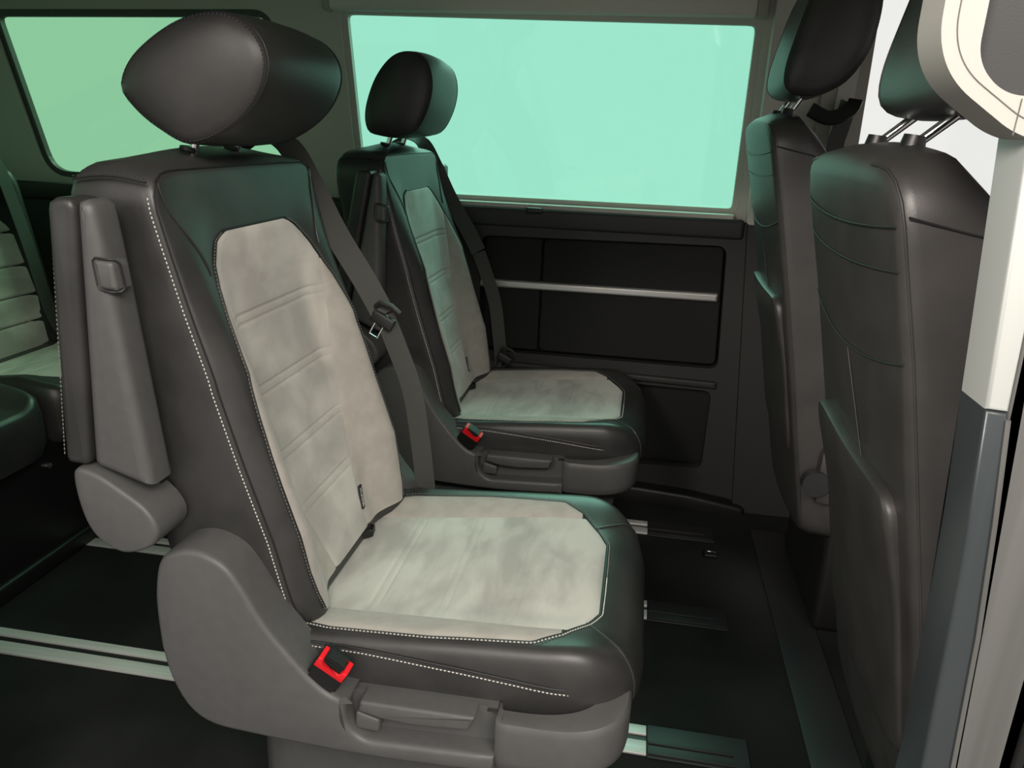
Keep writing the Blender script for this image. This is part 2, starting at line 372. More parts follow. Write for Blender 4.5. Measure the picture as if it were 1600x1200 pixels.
bm = bmesh.new(); plate(bm, OUT, [INN], lambda a, b, d: (a, YP - 0.010 + d, b), 0.05)
t9 = struct(obj('trim_9', bm, CREAM, smooth=True, angle=35))
bv = t9.modifiers.new('bevel', 'BEVEL'); bv.width = 0.009; bv.segments = 4; bv.limit_method = 'ANGLE'; bv.angle_limit = math.radians(50)
bm = bmesh.new(); plate(bm, inset(INN, -0.006), [], lambda a, b, d: (a, YP + 0.008 + d, b), 0.02); obj('dark_infill', bm, PLASTIC_D, t9, smooth=False)
bm = bmesh.new(); q = inset(OUT, 0.010); q = [(p[0], YP - 0.0102, p[1]) for p in q]; tube(bm, q + [q[0]], 0.0005, 5); obj('joint_line', bm, PLASTIC, t9)
bm = bmesh.new(); tube(bm, [(0.249, YP - 0.0102, 1.185), (0.2485, YP - 0.0102, 1.161)], 0.0005, 5); obj('joint_line', bm, PLASTIC, t9)

# ================================================================== floor rails
RAILG = 'aluminium seat rails in the cabin floor'
def rail(y0, label, x1=0.10, cover=0.30, x0=-2.35):
    r = thing('floor_rail', label, 'rail', ((x0+x1)/2, y0 + 0.04, 0), RAILG)
    off = ((x0+x1)/2, y0 + 0.04, 0)
    for a, b in ((0.0, 0.036), (0.053, 0.078)):
        bm = bmesh.new(); box(bm, x0, x1, y0 + a, y0 + b, 0.0, 0.006, 0.0015); obj('rail_strip', bm, ALU, r, off)
    bm = bmesh.new(); box(bm, x0, x1, y0 + 0.036, y0 + 0.053, 0.0, 0.001); obj('groove', bm, BLACKP, r, off, smooth=False)
    bm = bmesh.new(); box(bm, x1 + 0.001, cover, y0 - 0.004, y0 + 0.084, 0.0, 0.004, 0.002)
    box(bm, x1 + 0.003, cover - 0.03, y0 + 0.030, y0 + 0.036, 0.002, 0.0075, 0.001); box(bm, x1 + 0.003, cover - 0.006, y0 + 0.002, y0 + 0.008, 0.002, 0.0075, 0.001)
    obj('end_cover', bm, PLASTIC_D, r, off)
    return r
rail(1.228, 'bright floor rail nearest the open door, passing under the near grey seat')
rail(1.680, 'second floor rail from the door, in the aisle between the two swivel seats')
rail(2.118, 'floor rail farthest from the door, below the seat at the window')
# front step: sill plate and footwell edge
bm = bmesh.new(); prism = [(0.40, 0.001), (0.515, 0.001)]
box(bm, 0.415, 0.515, 0.72, 2.22, 0.0, 0.006, 0.002); struct(obj('trim_10', bm, PLASTIC_D))
bm = bmesh.new(); box(bm, 0.262, 0.30, 2.02, 2.055, 0.0, 0.012, 0.003)
lash = tag(obj('lashing_eye', bm, BLACKP), 'small floor lashing eye with bright ring near the far wall', 'lashing eye')
bm = bmesh.new(); tube(bm, [(0.267, 2.03, 0.012), (0.27, 2.03, 0.018), (0.293, 2.03, 0.018), (0.296, 2.03, 0.012)], 0.002, 6); obj('ring', bm, CHROME, lash)

# ================================================================== swivel seats
ZC = ([0.40, 0.44, 0.5, 0.6, 0.7, 0.8, 0.9, 1.0, 1.09], [-0.44, -0.455, -0.478, -0.51, -0.54, -0.567, -0.585, -0.60, -0.612])
ZR = ([0.40, 0.6, 0.8, 1.0, 1.05, 1.10], [-0.63, -0.665, -0.70, -0.732, -0.738, -0.735])
BH = 0.243
def Xf(y, z):
    v = abs(y) / BH
    B = interp(z, [0.40, 0.48, 0.58, 0.82, 0.93, 1.04], [0.025, 0.040, 0.056, 0.050, 0.024, 0.0])
    g = sstep(0.45, 0.84, v) * (1 - 0.5 * sstep(0.86, 1.0, v))
    return interp(z, *ZC) + B * g
def backmap(a, b, h):
    y, z = a, b
    zz = z + (0.022 * (1 - (y/BH)**2) * sstep(0.98, 1.09, z) * (1 - abs(2*h-1)**2) if z > 0.98 else 0)
    x0 = interp(z, *ZR); x1 = Xf(y, z)
    return (x0 + (x1 - x0) * h, y, zz)
def cush_z(x, y):
    v = abs(y) / 0.262
    zc = interp(x, [-0.5, -0.42, -0.2, -0.05, 0.05], [0.418, 0.424, 0.442, 0.452, 0.452])
    b = 0.019 * sstep(0.5, 0.9, v)
    nose = -0.035 * max(0, (x + 0.05) / 0.10) ** 2
    return zc + b + nose
SO = Vector((-0.28, 0, 0))
def seat(label, y0):
    root = thing('swivel_seat', label, 'seat', (-0.28, y0, 0), 'swivel seats of the second row')
    P = lambda name, bm, material, parent=root, kind=None, angle=40: obj(name, bm, material, parent, SO if parent is root else SO, angle=angle, kind=kind)
    # ---------------- backrest
    OB = rpoly([(-BH, 0.425), (BH, 0.425), (BH, 1.088), (-BH, 1.088)], [0.06, 0.06, 0.045, 0.045], 10)
    OB = resample(OB, 120, True)
    spec = [(0.3, 0), (0.6, 0), (0.85, 0.0), (0.94, 0.02), (0.985, 0.08), (1.0, 0.18), (1.006, 0.5), (1.004, 0.85), (0.998, 0.95), (0.984, 0.992), (0.965, 1.0)] + [(s/20, 1.0) for s in range(18, 1, -1)]
    bm = bmesh.new(); rings(bm, OB, spec, (0, 0.76), backmap); back = P('backrest', bm, LEATHER, angle=60)
    ring = lambda s, h: [Vector(backmap(p[0]*s, 0.76 + (p[1]-0.76)*s, h)) for p in OB]
    C0 = Vector((-0.65, 0, 0.76))
    edge = ring(0.990, 0.982)
    # near and far side seams, top seam
    def nrm(p): return Vector((0.6, (1 if p.y > 0 else -1) * 0.9 if abs(p.y) > 0.2 else 0, 0.8 if p.z > 1.05 else 0))
    for sg in (-1, 1):
        e = sorted([p for p in edge if p.y*sg > BH*0.72 and p.z < 1.080 and p.z > 0.445], key=lambda p: p.z)
        bm = bmesh.new(); tube(bm, e, 0.0016, 6); s = P('seam', bm, SEAM)
        bm = bmesh.new(); stitches(bm, [p + Vector((-0.008, sg*0.0012, 0)) for p in e], lambda p: (0.25, sg, 0)); st = obj('stitching', bm, THREAD, s, SO, kind='stuff')
    e = sorted([p for p in edge if p.z > 1.060], key=lambda p: p.y)
    bm = bmesh.new(); tube(bm, e, 0.0016, 6); s = P('seam', bm, SEAM)
    bm = bmesh.new(); stitches(bm, [p + Vector((-0.006, 0, 0.001)) for p in e], (0.3, 0, 1)); obj('stitching', bm, THREAD_D, s, SO, kind='stuff')
    for sg in (-1, 1):       # seam across the top side
        q = []
        for k in range(13):
            h = 0.16 + 0.80*k/12; b = backmap(sg*BH*1.004, 1.073 + 0.006*math.sin(math.pi*k/12), h); q.append(Vector((b[0], sg*(BH + 0.0018), b[2])))
        bm = bmesh.new(); tube(bm, q, 0.0016, 6); stitches(bm, [p + Vector((0, 0, 0.003)) for p in q], (0, sg, 0.3)); P('seam', bm, SEAM)
        q = [Vector((Xf(y, z) + 0.0012, y, z)) for y, z in [(sg*(0.230 - 0.050*sstep(0, 1, k/14)), 1.072 - 0.125*k/14) for k in range(15)]]
        bm = bmesh.new(); tube(bm, q, 0.0011, 6); P('dart_seam', bm, LEATHER)
    # ---------------- suede inserts of the backrest
    HWc = ([0.44, 0.51, 0.555, 0.65, 0.757, 0.87, 0.925, 0.95, 0.97, 0.984, 0.992, 0.997], [0.075, 0.090, 0.104, 0.128, 0.142, 0.158, 0.168, 0.156, 0.141, 0.125, 0.110, 0.092])
    HWo = ([0.44, 0.48, 0.52, 0.58, 0.66, 0.76, 0.84, 0.89, 0.922], [0.190, 0.204, 0.211, 0.214, 0.213, 0.208, 0.197, 0.184, 0.170])
    GR = (0.868, 0.757, 0.652, 0.560)
    def groove(z, L):
        d = 0
        for g in L:
            for o in (-0.007, 0.007): d -= 0.0027 * math.exp(-((z - g - o)/0.0022)**2)
            d -= 0.0016 * math.exp(-((z - g)/0.014)**2)
        return d
    zs = [0.445 + (0.997-0.445)*k/280 for k in range(281)]
    bm = bmesh.new(); rows = []
    for z in zs:
        hw = interp(z, *HWc); r = []
        for j in range(29):
            t = -1 + 2*j/28; y = hw*t; e = min(hw*(1-abs(t)), (0.997 - z)); 
            r.append((Xf(y, z) + 0.0030*(1-math.exp(-e/0.004)) + 0.0012 + groove(z, GR)*(1 - math.exp(-e/0.012)), y, z))
        rows.append(r)
    grid(bm, rows); P('suede_panel', bm, SUEDE, angle=80)
    for sg in (-1, 1):
        bm = bmesh.new(); rows = []
        for k in range(91):
            z = 0.445 + (0.921 - 0.445)*k/90; a = interp(z, *HWc); b = max(a + 0.002, interp(z, *HWo)); r = []
            for j in range(15):
                t = j/14; y = a + (b-a)*t; e = min((b-a)*t, (b-a)*(1-t))
                r.append((Xf(y, z) + 0.0030*(1-math.exp(-e/0.005)) + 0.0012, sg*y, z))
            rows.append(r)
        grid(bm, rows); P('side_insert', bm, SUEDE_S, angle=80)
        o = [(interp(z, *HWo) + 0.002, z) for z in [0.45 + (0.92-0.45)*k/60 for k in range(61)]] + [(interp(z, *HWc) + 0.003, z + 0.002) for z in (0.925, 0.955, 0.985, 0.995)]
        q = [Vector((Xf(y, z) + 0.001, sg*y, z)) for y, z in o]
        bm = bmesh.new(); tube(bm, q, 0.0017, 6); s = P('panel_seam', bm, SEAM)
        bm = bmesh.new(); stitches(bm, [p + Vector((0.0, sg*0.004, 0)) for p in q], (1, 0, 0), r=0.0007); obj('stitching', bm, THREAD_D, s, SO, kind='stuff')
    q = [Vector((Xf(0.1*t, 0.999) + 0.001, 0.1*t, 0.999)) for t in [-1 + k/10 for k in range(21)]]
    bm = bmesh.new(); tube(bm, q, 0.0017, 6); P('panel_seam', bm, SEAM)
    # woven tag with lettering
    yt, zt = 0.088, 0.494
    bm = bmesh.new(); xt = Xf(yt, zt) + 0.006
    loft(bm, [[(Xf(yt, z) + dx, y + 0.5*(z - zt), z) for dx, y in ((0.003, yt - 0.0055), (0.003, yt + 0.0055), (0.0066, yt + 0.0055), (0.0066, yt - 0.0055))] for z in (zt - 0.018, zt, zt + 0.018)])
    tg = P('woven_tag', bm, BLACKP)
    cu = bpy.data.curves.new('tag_text', 'FONT'); cu.body = 'ISOFIX'; cu.size = 0.0105; cu.align_x = 'CENTER'; cu.align_y = 'CENTER'; cu.extrude = 0.0002
    to = bpy.data.objects.new('tag_text', cu); COL.objects.link(to); dg = bpy.context.evaluated_depsgraph_get()
    me = bpy.data.meshes.new_from_object(to.evaluated_get(dg)); COL.objects.unlink(to); bpy.data.objects.remove(to)
    sl = (Xf(yt, zt + 0.018) - Xf(yt, zt - 0.018)) / 0.036
    for v in me.vertices:
        u, w, d = v.co; z = zt + u; v.co = Vector((Xf(yt, z) + 0.0069 + d, yt - w + 0.5*u, z)) - SO
    me.materials.clear(); me.materials.append(THREAD); lt = bpy.data.objects.new('tag_lettering', me); COL.objects.link(lt); lt.parent = tg
    # ---------------- headrest
    PR = catmull([(-0.716, 1.192), (-0.690, 1.232), (-0.625, 1.272), (-0.560, 1.284), (-0.515, 1.262), (-0.500, 1.222), (-0.520, 1.176), (-0.565, 1.138), (-0.620, 1.118), (-0.668, 1.138), (-0.702, 1.165)], 56)
    hc = Vector((-0.605, 1.200))
    bm = bmesh.new(); loops = []
    st = [(-0.146, 0.12), (-0.1455, 0.35), (-0.143, 0.6), (-0.139, 0.82), (-0.133, 0.95), (-0.128, 0.992), (-0.126, 0.992), (-0.118, 1.01), (-0.09, 1.035), (-0.045, 1.055), (0, 1.06)]
    for y, s in st + [(-a, b) for a, b in reversed(st[:-1])]:
        loops.append([(hc.x + (p[0]-hc.x)*s, y, hc.y + (p[1]-hc.y)*s) for p in PR])
    loft(bm, loops); hr = P('headrest', bm, LEATHER2, angle=60)
    for sg in (-1, 1):
        q = [Vector((hc.x + (p[0]-hc.x)*0.998, sg*0.127, hc.y + (p[1]-hc.y)*0.998)) for p in PR]
        bm = bmesh.new(); tube(bm, q + [q[0]], 0.0011, 6); stitches(bm, [Vector((hc.x + (p.x-hc.x)*0.965, sg*0.1318, hc.y + (p.z-hc.y)*0.965)) for p in q], (0, sg, 0), r=0.0007); obj('seam', bm, SEAM, hr, SO)
    for sg in (-1, 1):
        bm = bmesh.new(); tube(bm, [(-0.668, sg*0.062, 1.06), (-0.655, sg*0.062, 1.115), (-0.640, sg*0.062, 1.16)], 0.0065, 12); P('post', bm, CHROME)
        bm = bmesh.new(); tube(bm, [(-0.668, sg*0.062, 1.085), (-0.664, sg*0.062, 1.112)], [0.018, 0.013], 16); P('post_collar', bm, BLACKP)
    # ---------------- cushion
    OC = rpoly([(-0.505, -0.262), (0.050, -0.262), (0.050, 0.262), (-0.505, 0.262)], [0.03, 0.13, 0.13, 0.03], 14); OC = resample(OC, 140, True)
    cc = (-0.22, 0)
    def cmap(a, b, h): 
        zt_ = cush_z(a, b); return (a + (0.012*math.sin(math.pi*min(1, h)) if a > -0.05 else 0), b, 0.33 + (zt_ - 0.33)*h)
    spec = [(0.5, 0), (0.94, 0), (0.975, 0.04), (0.995, 0.15), (1.0, 0.35), (1.002, 0.6), (0.998, 0.76), (0.986, 0.88), (0.965, 0.96), (0.935, 1.0)] + [(s/20, 1.0) for s in range(18, 1, -1)]
    bm = bmesh.new(); rings(bm, OC, spec, cc, cmap); P('cushion', bm, LEATHER, angle=70)
    for sg in (-1, 1):       # side piping and stitching that curls down at the nose
        o = [(x, interp(x, [-0.42, -0.34, -0.12, -0.04, -0.02], [0.91, 0.86, 0.655, 0.575, 0.54])) for x in [-0.42 + 0.40*k/40 for k in range(41)]] + [(-0.008, 0.50), (0.001, 0.43), (0.006, 0.36), (0.008, 0.28)]
        q = []
        for x, h in o:
            yy = 0.262 if x < -0.08 else 0.262 - 0.13 + math.sqrt(max(0, 0.13**2 - (x + 0.08)**2)) * 0.98 + 0.002
            sc = interp(h, [0.35, 0.6, 0.76, 0.88], [1.0, 1.002, 0.998, 0.986]); zz = 0.33 + (cush_z(x, yy) - 0.33)*h
            q.append(Vector((x, sg*(yy*sc + 0.0012), zz)))
        bm = bmesh.new(); tube(bm, [p + Vector((0, 0, 0.004)) for p in q], 0.0017, 6); s = P('seam', bm, SEAM)
        bm = bmesh.new(); stitches(bm, [p + Vector((0, sg*0.0006, -0.003)) for p in q], (0, sg, 0.4)); obj('stitching', bm, THREAD, s, SO, kind='stuff')
    # cushion suede: centre field with cross grooves and two side fields
    XI = ([-0.475, -0.36, -0.12, -0.055, -0.028, -0.012], [0.150, 0.160, 0.178, 0.178, 0.140, 0.105])
    XO = ([-0.475, -0.40, -0.25, -0.10, -0.062], [0.205, 0.222, 0.228, 0.222, 0.192])
    bm = bmesh.new(); rows = []
    for k in range(221):
        x = -0.475 + (0.463)*k/220; hw = interp(x, *XI); r = []
        for j in range(29):
            t = -1 + 2*j/28; y = hw*t; e = min(hw*(1-abs(t)), (-0.012 - x)); 
            yy = y - 0.010; r.append((x, yy, cush_z(x, yy) + 0.0030*(1-math.exp(-e/0.004)) + 0.0012 + groove(x, (-0.365, -0.255, -0.145))*1.0*(1-math.exp(-e/0.012))))
        rows.append(r)
    grid(bm, rows); P('suede_panel', bm, SUEDE, angle=80)
    for sg in (-1, 1):
        bm = bmesh.new(); rows = []
        for k in range(81):
            x = -0.475 + (0.413)*k/80; a = interp(x, *XI); b = max(a + 0.003, interp(x, *XO)); r = []
            for j in range(13):
                t = j/12; y = a + (b-a)*t; e = min((b-a)*t, (b-a)*(1-t)); yy = sg*y - 0.010; r.append((x, yy, cush_z(x, yy) + 0.0030*(1-math.exp(-e/0.005)) + 0.0012))
            rows.append(r)
        grid(bm, rows); P('side_insert', bm, SUEDE_S, angle=80)
        o = [(x, interp(x, *XO) + 0.002) for x in [-0.47 + 0.408*k/60 for k in range(61)]] + [(x + 0.002, interp(x, *XI) + 0.002) for x in (-0.055, -0.04, -0.028, -0.02, -0.012)] + [(-0.009, 0.05), (-0.009, 0.0)]
        q = [Vector((x, sg*y - 0.010, cush_z(x, sg*y - 0.010) + 0.001)) for x, y in o]
        bm = bmesh.new(); tube(bm, q, 0.0017, 6); s = P('panel_seam', bm, SEAM)
        cN = Vector((-0.22, 0, 0))
        bm = bmesh.new(); stitches(bm, [p + Vector(((p.x+0.22)*0.018, p.y*0.018, 0.0006)) for p in q], (0, 0, 1), r=0.0009); obj('stitching', bm, THREAD if sg < 0 else THREAD_D, s, SO, kind='stuff')
        tgt = min(OC, key=lambda p: (p[0] - 0.034)**2 + (p[1] - sg*0.205)**2)
        q = [Vector(cmap(cc[0] + (tgt[0]-cc[0])*s_, cc[1] + (tgt[1]-cc[1])*s_, h_)) + Vector((0.0006, 0, 0.0006)) for s_, h_ in ((0.70, 1), (0.75, 1), (0.80, 1), (0.85, 1), (0.90, 1), (0.935, 1.0), (0.965, 0.96), (0.986, 0.88), (0.998, 0.76), (1.002, 0.6), (1.001, 0.4))]
        bm = bmesh.new(); tube(bm, q, 0.0015, 6); P('nose_seam', bm, LEATHER)
    # loop of the rear anchor strap between the cushion and the back
    bm = bmesh.new(); ribbon(bm, [(-0.478, 0.035, 0.43), (-0.455, 0.045, 0.436), (-0.44, 0.06, 0.436), (-0.445, 0.085, 0.434), (-0.472, 0.095, 0.43)], (0, 0, 1), 0.012, 0.001); P('anchor_loop', bm, BLACKP)
    # ---------------- side shields with lever
    SH = [(-0.628, 0.47), (-0.626, 0.52), (-0.614, 0.570), (-0.590, 0.589), (-0.556, 0.594), (-0.520, 0.579), (-0.497, 0.550), (-0.464, 0.490), (-0.431, 0.447), (-0.398, 0.409), (-0.375, 0.391), (-0.357, 0.386)]
    SH = [tuple(p) for p in catmull(SH, 44, False)]
    NOTCH = [tuple(p) for p in rpoly([(-0.351, 0.386), (-0.352, 0.345), (-0.328, 0.320), (-0.165, 0.328), (-0.136, 0.329)], [0.005, 0.02, 0.02, 0.004, 0.0], 5)]
    TAIL = [(-0.136, 0.300)] + [tuple(p) for p in catmull([(-0.15, 0.2995), (-0.22, 0.295), (-0.33, 0.292), (-0.50, 0.298), (-0.562, 0.306), (-0.596, 0.332), (-0.618, 0.38), (-0.627, 0.43)], 40, False)]
    for sg in (-1, 1):
        bm = bmesh.new(); ol = SH + NOTCH + TAIL; loops = []
        for d, dy in ((0.0, -0.070), (0.0, -0.009), (0.0012, -0.0045), (0.004, -0.0012), (0.008, 0.0)):
            loops.append([(p[0], sg*(0.310 + dy), p[1]) for p in inset(ol, d)])
        loft(bm, loops); sd = P('side_shield', bm, PLASTIC, angle=50)
        bm = bmesh.new(); prism_y(bm, rpoly([(-0.353, 0.312), (-0.133, 0.322), (-0.133, 0.384), (-0.353, 0.380)], 0.01), sg*0.276, sg*0.250); obj('lever_recess', bm, PLASTIC, sd, SO)
        lv = [tuple(p) for p in rpoly([(-0.334, 0.366), (-0.331, 0.384), (-0.165, 0.386), (-0.174, 0.362), (-0.25, 0.356), (-0.30, 0.358)], 0.004, 3)]
        bm = bmesh.new(); prism_y(bm, lv, sg*0.305, sg*0.272, 0.005, both=False); lo_ = obj('lever', bm, PLASTIC, sd, SO)
        bm = bmesh.new(); prism_y(bm, [tuple(p) for p in rpoly([(-0.342, 0.330), (-0.306, 0.328), (-0.304, 0.350), (-0.340, 0.360)], 0.005, 3)], sg*0.298, sg*0.272, 0.004); obj('lever_tab', bm, PLASTIC, sd, SO)
    # front tray that wraps the cushion nose and joins the shields
    bm = bmesh.new(); OT = resample(rpoly([(-0.137, -0.309), (0.046, -0.309), (0.046, 0.309), (-0.137, 0.309)], [0.006, 0.14, 0.14, 0.006], 16), 130, True)
    loft(bm, [[(p[0] - k_*(0.35 if p[0] > -0.12 else 0), p[1]*(1 - k_), z + 0.010*sstep(-0.08, 0.05, p[0])) for p in OT] for k_, z in ((0.12, 0.300), (0.05, 0.3005), (0.02, 0.304), (0.004, 0.315), (0.0, 0.325), (0.0, 0.372), (0.004, 0.380), (0.012, 0.3845), (0.03, 0.386), (0.10, 0.384), (0.12, 0.36))]); P('seat_tray', bm, PLASTIC)
    # pedestal
    bm = bmesh.new(); OP = resample(rpoly([(-0.55, -0.225), (-0.01, -0.225), (-0.01, 0.225), (-0.55, 0.225)], 0.05, 8), 64, True)
    loft(bm, [[(-0.28 + (p[0]+0.28)*s, p[1]*s, z) for p in OP] for s, z in ((0.98, 0.008), (0.98, 0.03), (0.97, 0.20), (1.0, 0.225), (1.01, 0.238), (1.0, 0.246), (0.95, 0.250))]); pd = P('pedestal', bm, PLASTIC)
    bm = bmesh.new(); loft(bm, [[(-0.28 + 0.21*math.cos(t), 0.21*math.sin(t), z) for t in [2*math.pi*k/40 for k in range(40)]] for z in (0.249, 0.29)]); P('turntable', bm, BLACKP)
    # ---------------- buckle
    bk = bmesh.new(); 
    r = bmesh.ops.create_cube(bk, size=1.0)['verts']
    for v in r: v.co = Vector((v.co.x*0.050, v.co.y*0.032, v.co.z*0.074))
    bmesh.ops.bevel(bk, geom=bk.edges[:], offset=0.004, segments=2, affect='EDGES')
    T = Matrix.Translation((-0.383, -0.290, 0.414)) @ Matrix.Rotation(math.radians(32), 4, 'Y') @ Matrix.Rotation(math.radians(9), 4, 'X')
    bk.transform(T); bu = P('buckle', bk, BLACKP)
    bk = bmesh.new(); 
    prism_y(bk, [(-0.023, 0.020), (-0.023, 0.0395), (-0.017, 0.0395), (-0.013, 0.030), (0.013, 0.030), (0.017, 0.0395), (0.023, 0.0395), (0.023, 0.020)], -0.0185, 0.004, 0.001)
    bk.transform(T); obj('release_button', bk, RED, bu, SO)
    bk = bmesh.new(); box(bk, -0.013, 0.013, -0.008, 0.008, 0.030, 0.0375); bk.transform(T); obj('slot', bk, SEAM, bu, SO)
    # ---------------- folded-up armrests
    def A(pts): return [(x*1.123, 1.15 - (1.15 - z)*1.123) for x, z in pts]
    for sg in (-1, 1):
        yo_, yi_ = sg*0.318, sg*0.262
        bm = bmesh.new(); ol = rpoly(A([(-0.6135, 0.757), (-0.539, 0.733), (-0.566, 1.020), (-0.572, 1.066), (-0.590, 1.066)]), [0.006, 0.008, 0.06, 0.026, 0.030], 10)
        ol = resample(ol, 70, True); prism_y(bm, ol, yo_ - sg*0.002, yi_, 0.014, 5, both=True); ab = P('armrest', bm, PLASTIC, angle=60)
        bm = bmesh.new(); ol = rpoly(A([(-0.648, 0.757), (-0.617, 0.757), (-0.590, 1.066), (-0.622, 1.068)]), [0.010, 0.005, 0.010, 0.034], 6)
        ol = resample(ol, 70, True); prism_y(bm, ol, yo_, yi_, 0.009, 4, both=True); obj('pad', bm, LEATHER, ab, SO, angle=60)
        q = [Vector((x, yo_ - sg*0.005, z)) for x, z in A([(-0.6475 + 0.0265*k/30, 0.768 + 0.262*k/30) for k in range(31)])]
        bm = bmesh.new(); stitches(bm, q, (-1, sg*0.8, 0), lift=0.0015, r=0.0008); obj('stitching', bm, THREAD_D, ab, SO, kind='stuff')
        bm = bmesh.new(); ol = rpoly(A([(-0.5725, 0.972), (-0.5505, 0.970), (-0.5530, 1.002), (-0.5755, 1.004)]), 0.004, 4)
        ol = resample(ol, 28, True); prism_y(bm, ol, yo_ + sg*0.001, yo_ - sg*0.028, 0.006, 4); obj('release_button', bm, PLASTIC, ab, SO)
        q = [(p[0], yo_ - sg*0.0022 - sg*0.013*sstep(-0.630, -0.612, p[0]), p[1]) for p in inset(ol, -0.002)]
        bm = bmesh.new(); tube(bm, q + [q[0]], 0.0015, 6); obj('button_gap', bm, SEAM, ab, SO)
        bm = bmesh.new(); ol = catmull(A([(-0.636, 0.750), (-0.610, 0.750), (-0.578, 0.732), (-0.548, 0.710), (-0.535, 0.684), (-0.547, 0.660), (-0.585, 0.647), (-0.618, 0.664), (-0.634, 0.700)]), 60)
        prism_y(bm, ol, yo_ + sg*0.004, sg*0.252, 0.006, 3); obj('hinge_cover', bm, PLASTIC, ab, SO, angle=50)
        bm = bmesh.new(); tube(bm, [(-0.655, sg*0.265, 0.645), (-0.655, sg*0.22, 0.645)], 0.035, 20); obj('hinge_pin', bm, BLACKP, ab, SO)
    # ---------------- shoulder belt on the window side
    up_pts = [(-0.735, 0.20, 1.10), (-0.700, 0.225, 1.118), (-0.655, 0.245, 1.110), (-0.620, 0.258, 1.045), (-0.575, 0.262, 0.955), (-0.520, 0.266, 0.865), (-0.485, 0.270, 0.800)]
    up_pts = catmull(up_pts, 40, False)
    wd = [Vector((0.75, 0.55, -0.1)).lerp(Vector((1.0, 0.25, 0.6)), min(1, k/12)) for k in range(40)]
    bm = bmesh.new(); ribbon(bm, up_pts, [Vector((0.25, 1, 0)).lerp(Vector((0.9, 0.45, 0.3)), min(1, k/16)) for k in range(40)], 0.046); belt = P('seat_belt', bm, WEB)
    dn = catmull([(-0.484, 0.272, 0.797), (-0.462, 0.280, 0.735), (-0.432, 0.288, 0.640), (-0.415, 0.292, 0.52), (-0.400, 0.292, 0.385)], 30, False)
    bm = bmesh.new(); ribbon(bm, dn, (1, 0.25, 0.2), 0.040); obj('lap_strap', bm, WEB, belt, SO)
    T = Matrix.Translation((-0.482, 0.266, 0.795)) @ Matrix.Rotation(math.radians(28), 4, 'Y')
    bm = bmesh.new(); box(bm, -0.024, 0.024, -0.008, 0.008, -0.018, 0.006, 0.004); bm.transform(T); tn = obj('belt_tongue', bm, PLASTIC_D, belt, SO)
    bm = bmesh.new(); tube(bm, [(-0.024, -0.004, 0.012), (-0.018, -0.009, 0.026), (0.004, -0.010, 0.032), (0.024, -0.006, 0.026)], 0.005, 8); bm.transform(T); obj('belt_guide', bm, PLASTIC_D, belt, SO)
    bm = bmesh.new(); tube(bm, [(-0.012, 0.0, -0.016), (-0.012, 0.0, -0.045), (0.006, 0.0, -0.045), (0.006, 0.0, -0.016)], 0.0022, 6); bm.transform(T); obj('tongue_blade', bm, CHROME, belt, SO)
    bm = bmesh.new(); box(bm, -0.425, -0.375, 0.285, 0.298, 0.375, 0.410, 0.005); obj('belt_anchor', bm, PLASTIC_D, belt, SO)
    bm = bmesh.new(); tube(bm, [(-0.385, 0.28, 0.402), (-0.385, 0.303, 0.402)], 0.006, 10); obj('anchor_bolt', bm, CHROME, belt, SO)
    return root
def copy_tree(o, parent=None):
    c = o.copy(); COL.objects.link(c); c.parent = parent
    for ch in list(o.children): copy_tree(ch, c)
    return c
near = seat('black leather swivel seat with grey suede centre, nearest the open door', 1.14)
far = copy_tree(near); far.location = (-0.28, 2.03, 0); far['label'] = 'black and grey swivel seat standing beside the mint-green sliding window'
hp = Vector((-0.605 + 0.28, 0, 1.200))
for ch in far.children:
    if ch.name.startswith('headrest'):
        M_ = Matrix.Translation(hp + Vector((0.0, 0, 0.018))) @ Matrix.Rotation(math.radians(-38), 4, 'Y') @ Matrix.Translation(-hp); ch.matrix_local = M_

